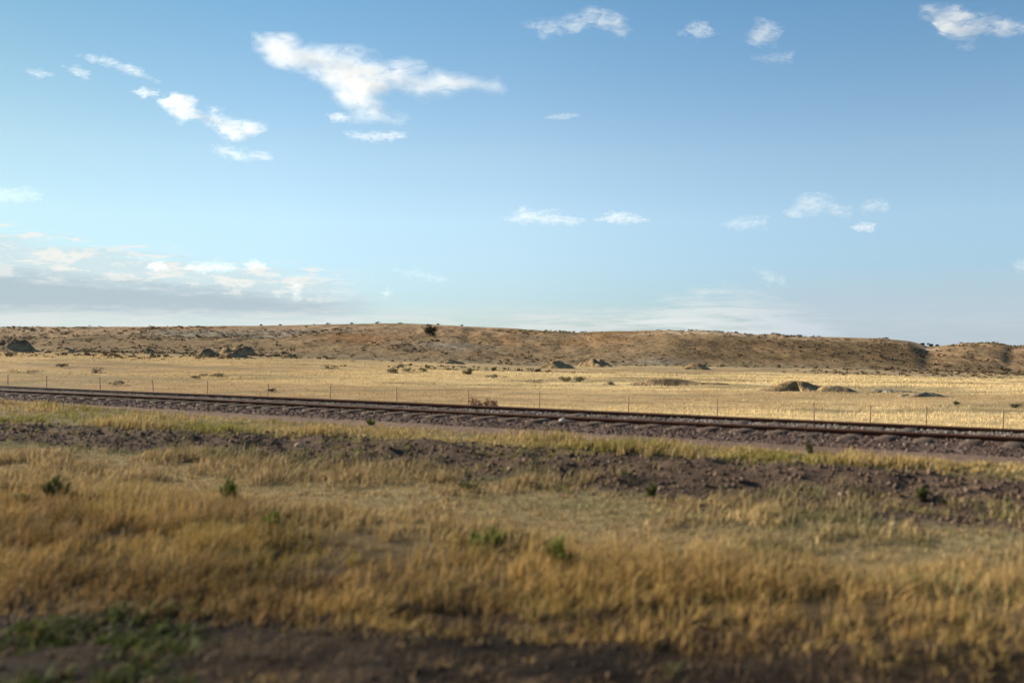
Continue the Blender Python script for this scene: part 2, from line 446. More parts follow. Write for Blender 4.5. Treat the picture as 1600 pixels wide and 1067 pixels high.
# tufts on the far shoulder of the track
def shoulder():
    P, u, ve = in_uv(10500, -18, 60, 17.8, 22.5)
    d = fbm(P[:, 0] * .5, P[:, 1] * .8, 3, 4)
    P = P[RNG.random(len(P)) < (.35 + .6 * sstep(.4, .6, d)) * sstep(17.8, 18.8, ve)]
    def h(n, X, Y):
        return RNG.uniform(.5, 1.1, n) * (.20 + .22 * sstep(.4, .7, fbm(X * .5, Y * .5, 4, 3)))
    def c(n, X, Y):
        g = sstep(.45, .62, fbm(X * .35, Y * .5, 1, 4))[:, None]
        return pal(n, [(.36, .26, .10), (.30, .21, .08), (.24, .15, .065)]) * (1 - g) + pal(n, [(.15, .085, .045), (.12, .105, .035), (.19, .12, .06)]) * g
    return tufts(len(P), 8, P, RNG.uniform(.06, .2, len(P)), h, .012, .026, .5, c, 1)
stuff('shoulder_grass', shoulder(), M_LEAF, 'rough brown tufts growing just behind the far rail')

# the straw field
def field():
    n = 62000
    t = RNG.uniform(-.78, .72, n)
    D = 1 / RNG.uniform(1 / 205., 1 / 24., n)
    D = np.where(RNG.random(n) < .6, RNG.uniform(28, 205, n), D)
    X = t * D
    u, v = uv_of(X, D)
    k = v > 21.5; X, D = X[k], D[k]
    left, brown, patch, foot = field_mix(X, D)
    k = RNG.random(len(X)) < (.95 - .6 * patch - .35 * brown) * (1 - .6 * foot); X, D = X[k], D[k]
    def h(n, X, Y):
        left, brown, patch, foot = field_mix(X, Y)
        return RNG.uniform(.3, 1.1, n) * (.07 + .22 * fbm(X * .2, Y * .3, 2, 4)) * (1 - .35 * brown) * (1 - .3 * foot)
    def c(n, X, Y):
        left, brown, patch, foot = field_mix(X, Y)
        c0 = pal(n, [(.60, .465, .245), (.54, .41, .205), (.65, .51, .285)], jit=.07)
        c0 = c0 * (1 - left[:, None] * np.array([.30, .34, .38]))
        for w, cols in ((brown * .85, [(.36, .24, .11), (.30, .19, .085), (.40, .29, .14)]), (patch * .85, [(.22, .17, .08), (.17, .155, .075), (.27, .19, .10)]), (foot * .6, [(.30, .22, .12), (.22, .19, .12), (.36, .26, .14)])):
            c0 = c0 * (1 - w[:, None]) + pal(n, cols) * w[:, None]
        return c0
    sc = np.clip(D / 45, .7, 3.2)
    per = 6
    ang = RNG.random(len(X) * per) * 2 * np.pi; rr = np.repeat(.2 * sc, per) * np.sqrt(RNG.random(len(X) * per))
    XX = np.repeat(X, per) + rr * np.cos(ang); YY = np.repeat(D, per) + rr * np.sin(ang)
    P = np.stack([XX, YY, ground_z(XX, YY) + CZ - .02], -1); m = len(P)
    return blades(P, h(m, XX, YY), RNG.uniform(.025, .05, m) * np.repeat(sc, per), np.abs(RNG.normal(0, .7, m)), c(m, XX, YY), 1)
stuff('field_grass', field(), M_LEAF, 'straw coloured dry grass covering the wide field behind the railway')

# scrub on the hillside and its foot
def leaf_cloud(n, r, h, seed=0, leaf=.12, lumps=6, flat=0.75):
    """small leaf faces through an uneven crown, unit-less positions around the origin, base at z=0"""
    rg = np.random.default_rng(seed)
    cen = rg.normal(0, .42, (lumps, 3)) * [r, r, h * .45]; cen[:, 2] += h * .5
    rad = rg.uniform(.35, .62, lumps)
    i = rg.integers(0, lumps, n)
    d = rg.normal(0, 1, (n, 3)); d /= np.linalg.norm(d, axis=1)[:, None]
    q = cen[i] + d * (rad[i] * rg.random(n) ** .4)[:, None] * [r, r, h * .55]
    q[:, 2] = np.clip(q[:, 2], .02 * h, h * 1.05)
    a = rg.normal(0, 1, (n, 3)); a /= np.linalg.norm(a, axis=1)[:, None]
    b = np.cross(a, rg.normal(0, 1, (n, 3))); b /= np.linalg.norm(b, axis=1)[:, None]
    s = (leaf * rg.uniform(.6, 1.3, n))[:, None]
    v = np.stack([q - a * s, q + b * s * .55, q + a * s], 1).reshape(-1, 3)
    return v, np.arange(3 * n).reshape(-1, 3)
def scrub():
    clouds = [leaf_cloud(22, 1, 1, 50 + i, .42, 4) for i in range(6)]
    n = 17000
    t = RNG.uniform(-.75, .72, n); a = np.where(RNG.random(n) < .12, -RNG.random(n) ** 1.6 * .42, RNG.random(n) ** .9 * 1.12 - .06)
    Y = DB + a * (DR - DB); X = t * Y
    d = fbm(X * .045, Y * .03, 2, 4)
    px = t * F + 800
    k = RNG.random(n) < .16 + .9 * sstep(.46, .62, d) - .15 * sstep(.6, .8, a)
    k &= (a > -.05) | (d > .5)
    k &= (a < .82) | (RNG.random(n) < .10)
    X, Y, a, px = X[k], Y[k], a[k], px[k]
    Z = np.where(Y > DB - 8, np.maximum(hill_z(X, Y), ground_z(X, Y)), ground_z(X, Y)) + CZ
    vs, fs, cs, b = [], [], [], 0
    C = pal(len(X), [(.075, .058, .034), (.10, .073, .041), (.11, .10, .062), (.17, .105, .05), (.18, .14, .09)], [4, 3, 2, 2, 1])
    r = RNG.gamma(4, .10, len(X)).clip(.15, .9); hh = r * RNG.uniform(.6, 1.0, len(X))
    for i in range(len(X)):
        v, f = clouds[i % 6]
        th = RNG.random() * 6.28; c, s = math.cos(th), math.sin(th)
        q = np.stack([(v[:, 0] * c - v[:, 1] * s) * r[i] + X[i], (v[:, 0] * s + v[:, 1] * c) * r[i] + Y[i], v[:, 2] * hh[i] + Z[i] - .08], -1)
        vs.append(q); fs.append(f + b); b += len(v); cs.append(np.repeat(C[i][None] * RNG.uniform(.75, 1.25, (len(f), 1)), 3, 0))
    return np.concatenate(vs), np.concatenate(fs), np.concatenate(cs)
stuff('hillside_scrub', scrub(), M_SCRUB, 'low brown scrub speckling the hillside')['category'] = 'scrub'

# ------------------------------------------------------------------ stones and clods
def rock_unit(seed, sub=1, rough=.22):
    import bmesh
    bm = bmesh.new(); bmesh.ops.create_icosphere(bm, subdivisions=sub, radius=1)
    rg = np.random.default_rng(seed)
    v = np.array([x.co[:] for x in bm.verts]); f = np.array([[x.index for x in p.verts] for p in bm.faces]); bm.free()
    v = v * (1 + rg.normal(0, rough, (len(v), 1))).clip(.55, 1.5) * rg.uniform(.7, 1.2, 3)
    return v, f
ROCKS = [rock_unit(i) for i in range(10)]
def scatter_rocks(P, size, col, flat=.7, sink=.3):
    vs, fs, cs, b = [], [], [], 0
    for i in range(len(P)):
        v, f = ROCKS[i % len(ROCKS)]
        th = RNG.random() * 6.28; c, s = math.cos(th), math.sin(th); r = size[i]
        q = np.stack([(v[:, 0] * c - v[:, 1] * s) * r + P[i, 0], (v[:, 0] * s + v[:, 1] * c) * r + P[i, 1], v[:, 2] * r * flat + P[i, 2] + r * flat * (1 - 2 * sink) * .6], -1)
        vs.append(q); fs.append(f + b); b += len(v); cs.append(np.repeat(col[i][None], len(v), 0))
    return np.concatenate(vs), np.concatenate(fs), np.concatenate(cs)
def mat_stone(name, spec=.2):
    m, nt, b = new_mat(name)
    n = noise(nt, 25, 4, .6, objvec(nt))
    nt.links.new(mix(nt, 1.0, attr(nt, 'col').outputs['Color'], ramp(nt, n.outputs['Fac'], [(.3, .75), (.7, 1.2)]), 'MULTIPLY'), b.inputs['Base Color'])
    b.inputs['Specular IOR Level'].default_value = spec; b.inputs['Roughness'].default_value = .8
    return m
M_STONE = mat_stone('stone', .03)
# ballast bed
BV = np.array([13.7, 14.02, 14.3, 14.6, 15.0, 15.4, 15.9, 16.3, 16.7, 17.1, 17.6, 18.2, 18.8])
BZ = np.array([-1.56, -1.485, -1.425, -1.385, -1.375, -1.372, -1.372, -1.372, -1.375, -1.385, -1.50, -1.68, -1.95])
vv = np.interp(np.linspace(0, 12, 60), np.arange(13), BV)
BU = lines(-8, 45, .12, -150, 250, 1.06)
bu, bv = np.meshgrid(BU, vv, indexing='ij')
def ballast_z(u, v): return np.interp(v, BV, BZ) + .03 * (fbm(u * 3, v * 4, 2, 3) - .5)
bx, by = xy_of(bu, bv)
M_BED = mat_plain('ballast_stone_bed', (.04, .028, .025), (.12, .088, .075), 14, .95, 1.0, .05)
tag(grid_obj('ballast_bed', bx, by, ballast_z(bu, bv) + CZ, M_BED, flip=True), kind='structure')
nb = 58000
u = RNG.uniform(-9, 46, nb); v = RNG.uniform(13.85, 17.7, nb)
k = (np.abs(v - 15.1) > .09) & (np.abs(v - 16.535) > .09); u, v = u[k], v[k]
X, Y = xy_of(u, v); z = ballast_z(u, v) + CZ
col = pal(len(u), [(.082, .056, .050), (.06, .042, .039), (.12, .088, .076), (.20, .16, .145), (.10, .06, .05)], [4, 3, 3, 1, 2], .2)
inner = (v > 15.2) & (v < 16.5)
col[inner] = pal(int(inner.sum()), [(.15, .13, .12), (.21, .19, .175), (.11, .09, .08)], None, .2)
sz = RNG.uniform(.011, .028, len(u))
stuff('ballast_gravel', scatter_rocks(np.stack([X, Y, z], -1), sz, col), M_STONE, 'dark reddish grey ballast stones around the rails')['category'] = 'gravel'
# the dark stony bank
P, u, ve = in_uv(80000, -8, 48, 8.9, 12.4)
d = fbm(P[:, 0] * .8, P[:, 1] * .8, 6, 4)
k = RNG.random(len(P)) < sstep(9.75, 10.5, ve + 1.3 * (d - .5) + .9 * (1 - sstep(1, 8, u))) * (1 - sstep(11.8, 12.3, ve + 1.0 * (d - .5))) * .95 + .02
P = P[k]; P3 = np.c_[P, ground_z(P[:, 0], P[:, 1]) + CZ]
sz = RNG.gamma(1.5, .0062, len(P)).clip(.004, .036)
col = pal(len(P), [(.105, .074, .056), (.072, .051, .040), (.135, .098, .077), (.16, .108, .070), (.21, .165, .13)], [4, 4, 3, 1.4, .4], .2)
stuff('bank_rubble', scatter_rocks(P3, sz, col, .8), M_STONE, 'dark brown clods and stones on the bare bank')['category'] = 'rubble'
# clods on the front soil
P, u, ve = in_uv(9000, -6, 16, 2.6, 5.9)
P3 = np.c_[P, ground_z(P[:, 0], P[:, 1]) + CZ]
stuff('soil_clods', scatter_rocks(P3, RNG.gamma(2, .004, len(P)).clip(.003, .022), pal(len(P), [(.034, .025, .020), (.022, .017, .015), (.075, .052, .040)]), .6), M_STONE, 'small dark clods on the bare soil at the front')['category'] = 'rubble'

# ------------------------------------------------------------------ railway track
def mat_rail():
    m, nt, b = new_mat('rusty_rail')
    n = noise(nt, 9, 6, .65, objvec(nt, .4, .4, 3))
    nt.links.new(ramp(nt, n.outputs['Fac'], [(.3, (.030, .013, .009)), (.55, (.060, .025, .016)), (.75, (.085, .040, .026))]), b.inputs['Base Color'])
    b.inputs['Roughness'].default_value = .75
    return m
M_RAIL = mat_rail()
M_TIE = mat_plain('weathered_tie_wood', (.045, .034, .028), (.11, .085, .07), 7, .9, .5, .01)
track = empty('railway_track', (*xy_of(10, 15.82), CZ - 1.45))
tag(track, 'single rusty railway track on dark stone ballast crossing the prairie', 'railway track')
def to_local(v, o): return np.asarray(v, float) - np.array(o.location)
RT = -1.296
prof = [(-.07, -.17), (-.07, -.158), (-.012, -.143), (-.009, -.05), (-.036, -.036), (-.037, -.008), (-.030, 0), (.030, 0), (.037, -.008), (.036, -.036), (.009, -.05), (.012, -.143), (.07, -.158), (.07, -.17)]
def rail_mesh(v0):
    us = lines(-8, 45, 1.0, -150, 250, 1.15)
    vs = []
    for uu in us:
        wob = .006 * math.sin(uu * .5) 
        for dx, dz in prof:
            x, y = xy_of(uu, v0 + dx + wob); vs.append((x, y, CZ + RT + dz + .008 * math.sin(uu * .27 + v0)))
    n = len(prof); fs = []
    for i in range(len(us) - 1):
        for j in range(n):
            a, b = i * n + j, i * n + (j + 1) % n
            fs.append((a, b, b + n, a + n))
    return np.array(vs), np.array(fs)
for v0 in (15.10, 16.535):
    v, f = rail_mesh(v0)
    mesh_obj('rail', to_local(v, track), f, M_RAIL, track)
def box(u0, v0, z0, lu, lv, lz, bev=.012):
    """chamfered block lying across the track"""
    vs, c = [], bev
    for (du, dz) in [(-1, -1), (-1, 1 - 2 * c / lz), (-1 + 2 * c / lu, 1), (1 - 2 * c / lu, 1), (1, 1 - 2 * c / lz), (1, -1)]:
        vs.append((du * lu / 2, dz * lz / 2))
    V_, n = [], len(vs)
    for sv in (-1, 1):
        for a, b in vs:
            x, y = xy_of(u0 + a, v0 + sv * lv / 2); V_.append((x, y, z0 + b))
    T = [(i, (i + 1) % n, n + (i + 1) % n) for i in range(n)] + [(i, n + (i + 1) % n, n + i) for i in range(n)]
    T += [(0, i + 1, i) for i in range(1, n - 1)] + [(n, n + i, n + i + 1) for i in range(1, n - 1)]
    return np.array(V_), np.array(T)
TZ = CZ + RT - .17 + .10 - .0
v, f = box(0, 15.82, CZ - 1.445, .23, 2.6, .17)
v0_, f0_ = v, f
proto = None
ci = 0
for i in range(100):
    uu = -9.5 + i * .53 + random.uniform(-.03, .03)
    du = xy_of(uu, 0)
    if proto is None:
        proto = mesh_obj('tie', v - np.array([*xy_of(0, 15.82), CZ - 1.445]), f, M_TIE, track); o = proto
    else:
        o = proto.copy(); COL.objects.link(o); o.parent = track
    x, y = xy_of(uu, 15.82 + random.uniform(-.03, .03))
    o.location = (x - track.location.x, y - track.location.y, (CZ - 1.445) - track.location.z + random.uniform(-.006, .006))
    o.rotation_euler.z = R(random.uniform(-1, 1))
vs, fs, b = [], [], 0
for uu in list(np.arange(-60, -10, .53)) + list(np.arange(44, 110, .53)):
    vv_, ff_ = box(uu, 15.82, CZ - 1.445, .23, 2.6, .17); vs.append(vv_); fs.append(ff_ + b); b += len(vv_)
tag(mesh_obj('tie', to_local(np.concatenate(vs), track), np.concatenate(fs), M_TIE, track), kind='stuff')

# ------------------------------------------------------------------ wire fence
VF = 38.3
M_POST = mat_plain('weathered_steel_post', (.17, .12, .085), (.27, .20, .14), 12, .8)
M_WIRE = mat_plain('rusty_wire', (.10, .07, .05), (.16, .12, .09), 20, .7)
pxs = [73, 157, 240, 324, 418, 516, 620, 731, 843, 982, 1122, 1273, 1360, 1447, 1568]
us = [VF / math.tan(TH + math.atan((p - 800) / F)) for p in pxs]
us = [us[0] + 4.5 * k for k in range(6, 0, -1)] + us + [us[-1] - 4.2 * k for k in range(1, 7)]
fx, fy = xy_of(10, VF)
fence = empty('wire_fence', (fx, fy, float(ground_z(fx, fy)) + CZ))
tag(fence, 'thin wire fence on brown steel posts running through the straw field behind the railway', 'fence')
# T-post: a T section, a little buried, with a spade plate
tv, tf = [], []
def addbox(x0, x1, y0, y1, z0, z1):
    b = len(tv)
    tv.extend([(x0, y0, z0), (x1, y0, z0), (x1, y1, z0), (x0, y1, z0), (x0, y0, z1), (x1, y0, z1), (x1, y1, z1), (x0, y1, z1)])
    tf.extend([tuple(b + i for i in q) for q in ((0, 3, 2, 1), (4, 5, 6, 7), (0, 1, 5, 4), (1, 2, 6, 5), (2, 3, 7, 6), (3, 0, 4, 7))])
addbox(-.032, .032, -.006, .006, -.3, .94); addbox(-.006, .006, .006, .048, -.3, .94)
for k in range(8): addbox(-.016, .016, -.014, -.006, .2 + k * .09, .225 + k * .09)
tops, pp = [], None
for uu in us:
    x, y = xy_of(uu, VF); z = float(ground_z(x, y)) + CZ
    if pp is None: o = pp = mesh_obj('fence_post', tv, tf, M_POST, fence)
    else:
        o = pp.copy(); COL.objects.link(o); o.parent = fence
    o.location = (x - fence.location.x, y - fence.location.y, z - fence.location.z)
    o.rotation_euler = (R(random.uniform(-3, 3)), R(random.uniform(-3, 3)), TH + R(random.uniform(-8, 8)))
    o.scale = (.8, .8, random.uniform(.97, 1.06))
    tops.append((x, y, z))
for hz in (.40, .64, .88):
    vs, fs = [], []
    for i, (x, y, z) in enumerate(tops):
        for k in range(4):
            a = k * math.pi / 2
            vs.append((x + .003 * math.cos(a) * C_, y + .003 * math.cos(a) * S_, z + hz + .003 * math.sin(a)))
    for i in range(len(tops) - 1):
        for k in range(4):
            a, b = i * 4 + k, i * 4 + (k + 1) % 4; fs.append((a, b, b + 4, a + 4))
    mesh_obj('wire', to_local(np.array(vs), fence), np.array(fs), M_WIRE, fence)

# ------------------------------------------------------------------ mounds
M_MB, M_MD, M_MG = (.25, .175, .10), (.19, .132, .078), (.25, .225, .175)
def mound(px, ytop, ybase, hw, mat, label, elong=1.0, seed=0, skew=0.0):
    p = hit(px, ybase, lo=30); D = p[1]
    H = (ybase - ytop) / F * D * .74; W = hw / F * D * 1.25
    nr, na = 26, 72
    vs = [(0, 0, H * .85)]
    rg = np.random.default_rng(seed + 5)
    ph = rg.uniform(0, 6.28, 6)
    knobs = [(skew, 0, .92, .55)] + [(rg.uniform(-.75, .75), rg.uniform(-.6, .4), rg.uniform(.3, .7), rg.uniform(.25, .45)) for _ in range(5)]
    for i in range(1, nr + 1):
        r = i / nr
        for j in range(na):
            a = j / na * 2 * math.pi
            e = 1 + .22 * math.sin(2 * a + ph[0]) + .16 * math.sin(3 * a + ph[1]) + .10 * math.sin(5 * a + ph[2]) + .05 * math.sin(11 * a + ph[3])
            x = W * 1.15 * r * e * math.cos(a) + skew * W * (1 - r); y = W * elong * r * e * math.sin(a)
            zz = 0
            for kx, ky, kh, kr in knobs:
                dd = math.hypot(x / W - kx, (y / (W * elong) - ky) * .8) / kr
                zz = max(zz, kh * math.exp(-dd ** 3 * 1.1)) + .10 * kh * math.exp(-dd * dd)
            zz *= H * (1 - r ** 4)
            zz += H * .95 * (float(fbm((x + seed * 7) * 2.8 / W, y * 2.8 / W, seed, 5)) - .5) * (1 - r ** 3)
            vs.append((x, y, zz - .12 * r ** 4))
    fs = [(0, 1 + j, 1 + (j + 1) % na) for j in range(na)]
    for i in range(nr - 1):
        for j in range(na):
            a, b = 1 + i * na + j, 1 + i * na + (j + 1) % na
            fs += [(a, a + na, b + na), (a, b + na, b)]
    v = np.array(vs)
    v[:, 2] += ground_z(v[:, 0] + p[0], v[:, 1] + p[1]) - float(ground_z(p[0], p[1]))
    wv = fbm((v[:, 0] + seed * 9) * 3.5 / W, (v[:, 1]) * 3.5 / W, seed + 2, 4)
    rim = 1 - np.clip(v[:, 2] / H, 0, 1)
    w = np.clip(sstep(.35, .65, wv * .6 + rim * .45), 0, 1)[:, None]
    colv = np.array(mat) * (1 - w) + np.array([.26, .19, .105]) * w * .7 + np.array(mat) * w * .3
    o = mesh_obj('dirt_mound', v, np.array(fs), M_HILL, smooth=True, attrs={'col': colv})
    o.location = (p[0], p[1], float(ground_z(p[0], p[1])) + CZ)
    return tag(o, label, 'mound', 'earth mounds on the field and at the hill foot')
mound(14, 524, 549, 42, M_MD, 'dark humped mound at the far left edge below the hills', .8, 1, .1)
mound(100, 540, 550, 26, M_MB, 'low brown mound just right of the dark humped mound', .7, 2)
mound(232, 544, 552, 20, M_MD, 'small dark hummock at the hill foot above the fourth visible fence post', .7, 3)
mound(322, 541, 556, 19, M_MD, 'dark steep hummock, left one of a touching dark pair', .8, 4)
mound(360, 547, 558, 24, M_MD, 'dark low hummock, right one of a touching dark pair', .6, 5)
mound(376, 529, 549, 24, M_MB, 'tallest brown mound behind the dark pair of hummocks', .9, 6)
mound(445, 548, 557, 22, M_MD, 'dark flat hummock right of the tallest brown mound', .6, 7)
mound(700, 560, 568, 24, M_MD, 'low grey brown hummock below the lone juniper', .5, 8)
mound(866, 561, 575, 26, M_MB, 'orange brown mound, left of two alike mounds at the hill foot', .8, 9)
mound(930, 558, 573, 26, M_MB, 'brown mound, right of two alike mounds at the hill foot', .8, 10)
mound(1086, 565, 577, 24, M_MB, 'rounded tan mound at the hill foot above the long dark mound', .7, 11)
mound(1075, 590, 602, 88, M_MD, 'long dark earth ridge lying in the straw field', .28, 12, -.3)
mound(1255, 592, 610, 62, M_MB, 'broad reddish brown mound in the straw field', .5, 13, -.15)
mound(1385, 606, 613, 40, M_MG, 'low grey mound in the straw field, left of a grey pair', .4, 14)
mound(1447, 611, 620, 40, M_MG, 'low grey mound in the straw field, right of a grey pair', .4, 15)

# ------------------------------------------------------------------ bushes and trees
M_BARK = mat_plain('bark', (.05, .035, .025), (.10, .075, .055), 9, .95, .6, .02)
def stem_mesh(pts, rad, n=6):
    """tapered tube through pts"""
    vs, fs = [], []
    for (x, y, z), r in zip(pts, rad):
        for k in range(n):
            a = k / n * 2 * math.pi; vs.append((x + r * math.cos(a), y + r * math.sin(a), z))
    for i in range(len(pts) - 1):
        for k in range(n):
            a, b = i * n + k, i * n + (k + 1) % n; fs.append((a, b, b + n, a + n))
    return vs, fs
def merge(lst):
    V_, F_, b = [], [], 0
    for v, f in lst:
        V_ += list(v); F_ += [tuple(i + b for i in q) for q in f]; b += len(v)
    return np.array(V_), np.array(F_)
def tree(name, p, h, r, cols, label, cat, group=None, seed=0, n=700, leaf=.16, base=.08, lumps=9):
    t = empty(name, tuple(p)); tag(t, label, cat, group)
    rg = random.Random(seed)
    L = [stem_mesh([(0, 0, -.1), (.02 * h, 0, h * .3), (0, .02 * h, h * .6), (.01 * h, 0, h * .85)], [.045 * h, .036 * h, .022 * h, .006 * h])]
    for k in range(6):
        a = k * 1.05 + rg.uniform(-.3, .3); z0 = h * rg.uniform(.12, .5)
        L.append(stem_mesh([(0, 0, z0), (r * .35 * math.cos(a), r * .35 * math.sin(a), z0 + h * .12), (r * .75 * math.cos(a), r * .75 * math.sin(a), z0 + h * .22)], [.02 * h, .014 * h, .004 * h]))
    v, f = merge(L); mesh_obj('trunk', v, f, M_BARK, t)
    v, f = leaf_cloud(n, r, h * (1 - base), 900 + seed, leaf, lumps); v[:, 2] += base * h
    c = np.repeat(pal(n, cols), 3, 0)
    mesh_obj('crown', v, f, M_SCRUB, t, attrs={'col': c})
    return t
JUN = [(.020, .028, .012), (.030, .036, .014), (.016, .020, .010), (.05, .045, .02)]
p = hit(672, 526.5, hill=True)
tree('juniper_tree', p, 18.0 / F * p[1], 9.5 / F * p[1], JUN, 'lone dark round juniper near the top of the hill', 'tree', seed=1, n=1500, leaf=.22)
for i, (x, y, hpx, rpx, lab) in enumerate([(1441, 543, 5.5, 5, 'dark juniper in the hill notch, leftmost of three in a row'), (1454, 543.5, 8, 5, 'tallest dark juniper, middle of three in the hill notch'), (1464, 542.5, 6.5, 4, 'dark juniper in the hill notch, rightmost of three in a row')]):
    D = DR - 4; zt = hill_z((x - 800) / F * D, D) + CZ
    tree('juniper_tree', ((x - 800) / F * D, D, zt - .35), .8 * hpx / F * D, .8 * rpx / F * D, JUN, lab, 'tree', 'junipers in the hill notch', 10 + i, 700, .2)
def bush(name, p, h, r, cols, label, cat, group=None, seed=0, n=260, leaf=.07, lumps=6, stems=7):
    t = empty(name, tuple(p)); tag(t, label, cat, group)
    rg = random.Random(seed)
    L = []
    for k in range(stems):
        a = rg.uniform(0, 6.28); q = rg.uniform(.3, .8)
        L.append(stem_mesh([(0, 0, -.03), (r * .4 * q * math.cos(a), r * .4 * q * math.sin(a), h * .4), (r * q * math.cos(a), r * q * math.sin(a), h * .8)], [.02 * h, .014 * h, .004 * h], 4))
    v, f = merge(L); mesh_obj('stem', v, f, M_BARK, t)
    v, f = leaf_cloud(n, r, h, 300 + seed, leaf, lumps)
    mesh_obj('foliage', v, f, M_SCRUB if D_FAR else M_LEAF, t, attrs={'col': np.repeat(pal(n, cols), 3, 0)})
    return t
D_FAR = True
SAGE = [(.10, .095, .06), (.075, .075, .045), (.13, .12, .08), (.06, .05, .03)]
DARKB = [(.04, .036, .02), (.06, .05, .03), (.03, .028, .017)]
TUMB = [(.27, .165, .085), (.21, .125, .065), (.32, .20, .11)]
GRNB = [(.11, .11, .05), (.14, .135, .06), (.08, .085, .04)]
fb = [(98, 574, 12, 6, DARKB, 'small dark bush in the field below the dark humped mound'),
      (52, 583, 26, 5, SAGE, 'flat grey sagebrush at the far left of the straw field'),
      (150, 583, 12, 7, SAGE, 'grey brown sagebrush right behind the second fence post'),
      (188, 602, 14, 6, DARKB, 'dark sprawling bush low beside the rail, left part of the field'),
      (340, 590, 18, 7, SAGE, 'grey sagebrush in mid field beside the dark pair of hummocks'),
      (306, 592, 16, 5, DARKB, 'low dark bush in mid field behind the fourth fence post'),
      (424, 612, 7, 5, DARKB, 'tiny blackish clump of weed just above the far rail by a fence post'),
      (511, 576, 13, 5, DARKB, 'brown black bush in the upper field left of the pale sagebrushes'),
      (612, 583, 13, 7, SAGE, 'pale grey sagebrush, left end of the row below the juniper'),
      (640, 582, 9, 6, SAGE, 'small pale sagebrush, second in the row below the juniper'),
      (662, 581, 11, 6, GRNB, 'olive sagebrush in the row below the juniper'),
      (730, 585, 11, 9, GRNB, 'tall olive bush in the field, right of the row below the juniper'),
      (772, 592, 13, 6, SAGE, 'spreading grey sagebrush near the middle of the field'),
      (882, 597, 12, 8, GRNB, 'pale green bush, left of two close bushes in mid field'),
      (905, 597, 15, 8, GRNB, 'pale green bush, right of two close bushes in mid field'),
      (838, 598, 16, 5, SAGE, 'low grey bush left of the two pale green bushes'),
      (954, 602, 9, 6, SAGE, 'small round grey bush right of the two pale green bushes'),
      (1160, 572, 30, 7, GRNB, 'long green thicket at the foot of the right hand hill'),
      (1492, 632, 7, 5, SAGE, 'small brownish bush in the bright grass below the grey mounds'),
      (1584, 637, 9, 6, SAGE, 'brown bush at the far right edge of the bright field')]
for i, (x, y, hw, hp, cols, lab) in enumerate(fb):
    p = hit(x, y, lo=30); s = p[1] / F
    bush('sagebrush', p, hp * s * 1.15, hw * s, cols, lab, 'bush', 'sagebrush on the field', i, 260, max(.05, .22 * hp * s), 7)
for i, (x, y, hw, hp, lab) in enumerate([(745, 634, 12, 9, 'reddish dry tumbleweed behind the far rail, left of a touching pair'), (764, 634, 11, 10, 'reddish dry tumbleweed behind the far rail, right of a touching pair')]):
    D = 21.0; X = (x - 800) / F * D; z = float(ground_z(X, D)) + CZ
    bush('tumbleweed', (X, D, z), .38, .17, TUMB, lab, 'tumbleweed', 'tumbleweeds behind the far rail', 40 + i, 500, .035, 8)
sk = [(408, 509), (437, 509), (512, 507), (550, 507), (590, 505), (626, 505), (685, 508), (722, 510), (855, 518), (880, 519), (909, 519), (1150, 522), (1240, 526), (1383, 529), (1553, 536)]
for i, (x, y) in enumerate(sk):
    D = DR - 3; X = (x - 800) / F * D; z = float(hill_z(X, D)) + CZ
    bush('skyline_bush', (X, D, z - .05), random.uniform(.4, .7), random.uniform(.6, 1.1), DARKB, 'tiny dark bush on the hill skyline', 'bush', 'bushes on the skyline', 60 + i, 160, .17, 5)
# weeds standing in the near grass
D_FAR = False
GW = [(.13, .155, .03), (.095, .125, .022), (.18, .175, .045)]
DW = [(.055, .066, .022), (.075, .085, .028), (.10, .095, .032)]
def weed(name, p, h, r, cols, label, cat, group, seed, near):
    """a clump of upright stems, each set with narrow leaves"""
    t = empty(name, tuple(p)); tag(t, label, cat, group)
    rg = np.random.default_rng(700 + seed); L, B = [], []
    ns = 14
    for k in range(ns):
        a, q = rg.uniform(0, 6.28), rg.random() ** .7; hk = h * rg.uniform(.5, 1.05) * (1 - .3 * q)
        base = np.array([.45 * r * q * math.cos(a), .45 * r * q * math.sin(a), -.02]); top = np.array([r * q * math.cos(a), r * q * math.sin(a), hk])
        mid = (base + top) / 2 + [0, 0, .12 * hk]
        L.append(stem_mesh([tuple(base), tuple(mid), tuple(top)], [.006, .0045, .002], 4))
        f = rg.uniform(.12, 1.0, 26)[:, None]
        B.append(base * (1 - f) ** 2 + 2 * mid * f * (1 - f) + top * f * f)
    v, f = merge(L); mesh_obj('stem', v, f, M_STEM, t)
    B = np.concatenate(B); n = len(B)
    v, f, c = blades(B, rg.uniform(.5, 1.2, n) * min(.09, .28 * h) * (1.3 - .5 * B[:, 2] / h), rg.uniform(.012, .022, n), np.abs(rg.normal(.6, .6, n)), pal(n, cols), 2)
    mesh_obj('foliage', v, f, M_LEAF, t, attrs={'col': c})
    return t
M_STEM = mat_plain('green_stem', (.07, .075, .025), (.12, .10, .04), 30)
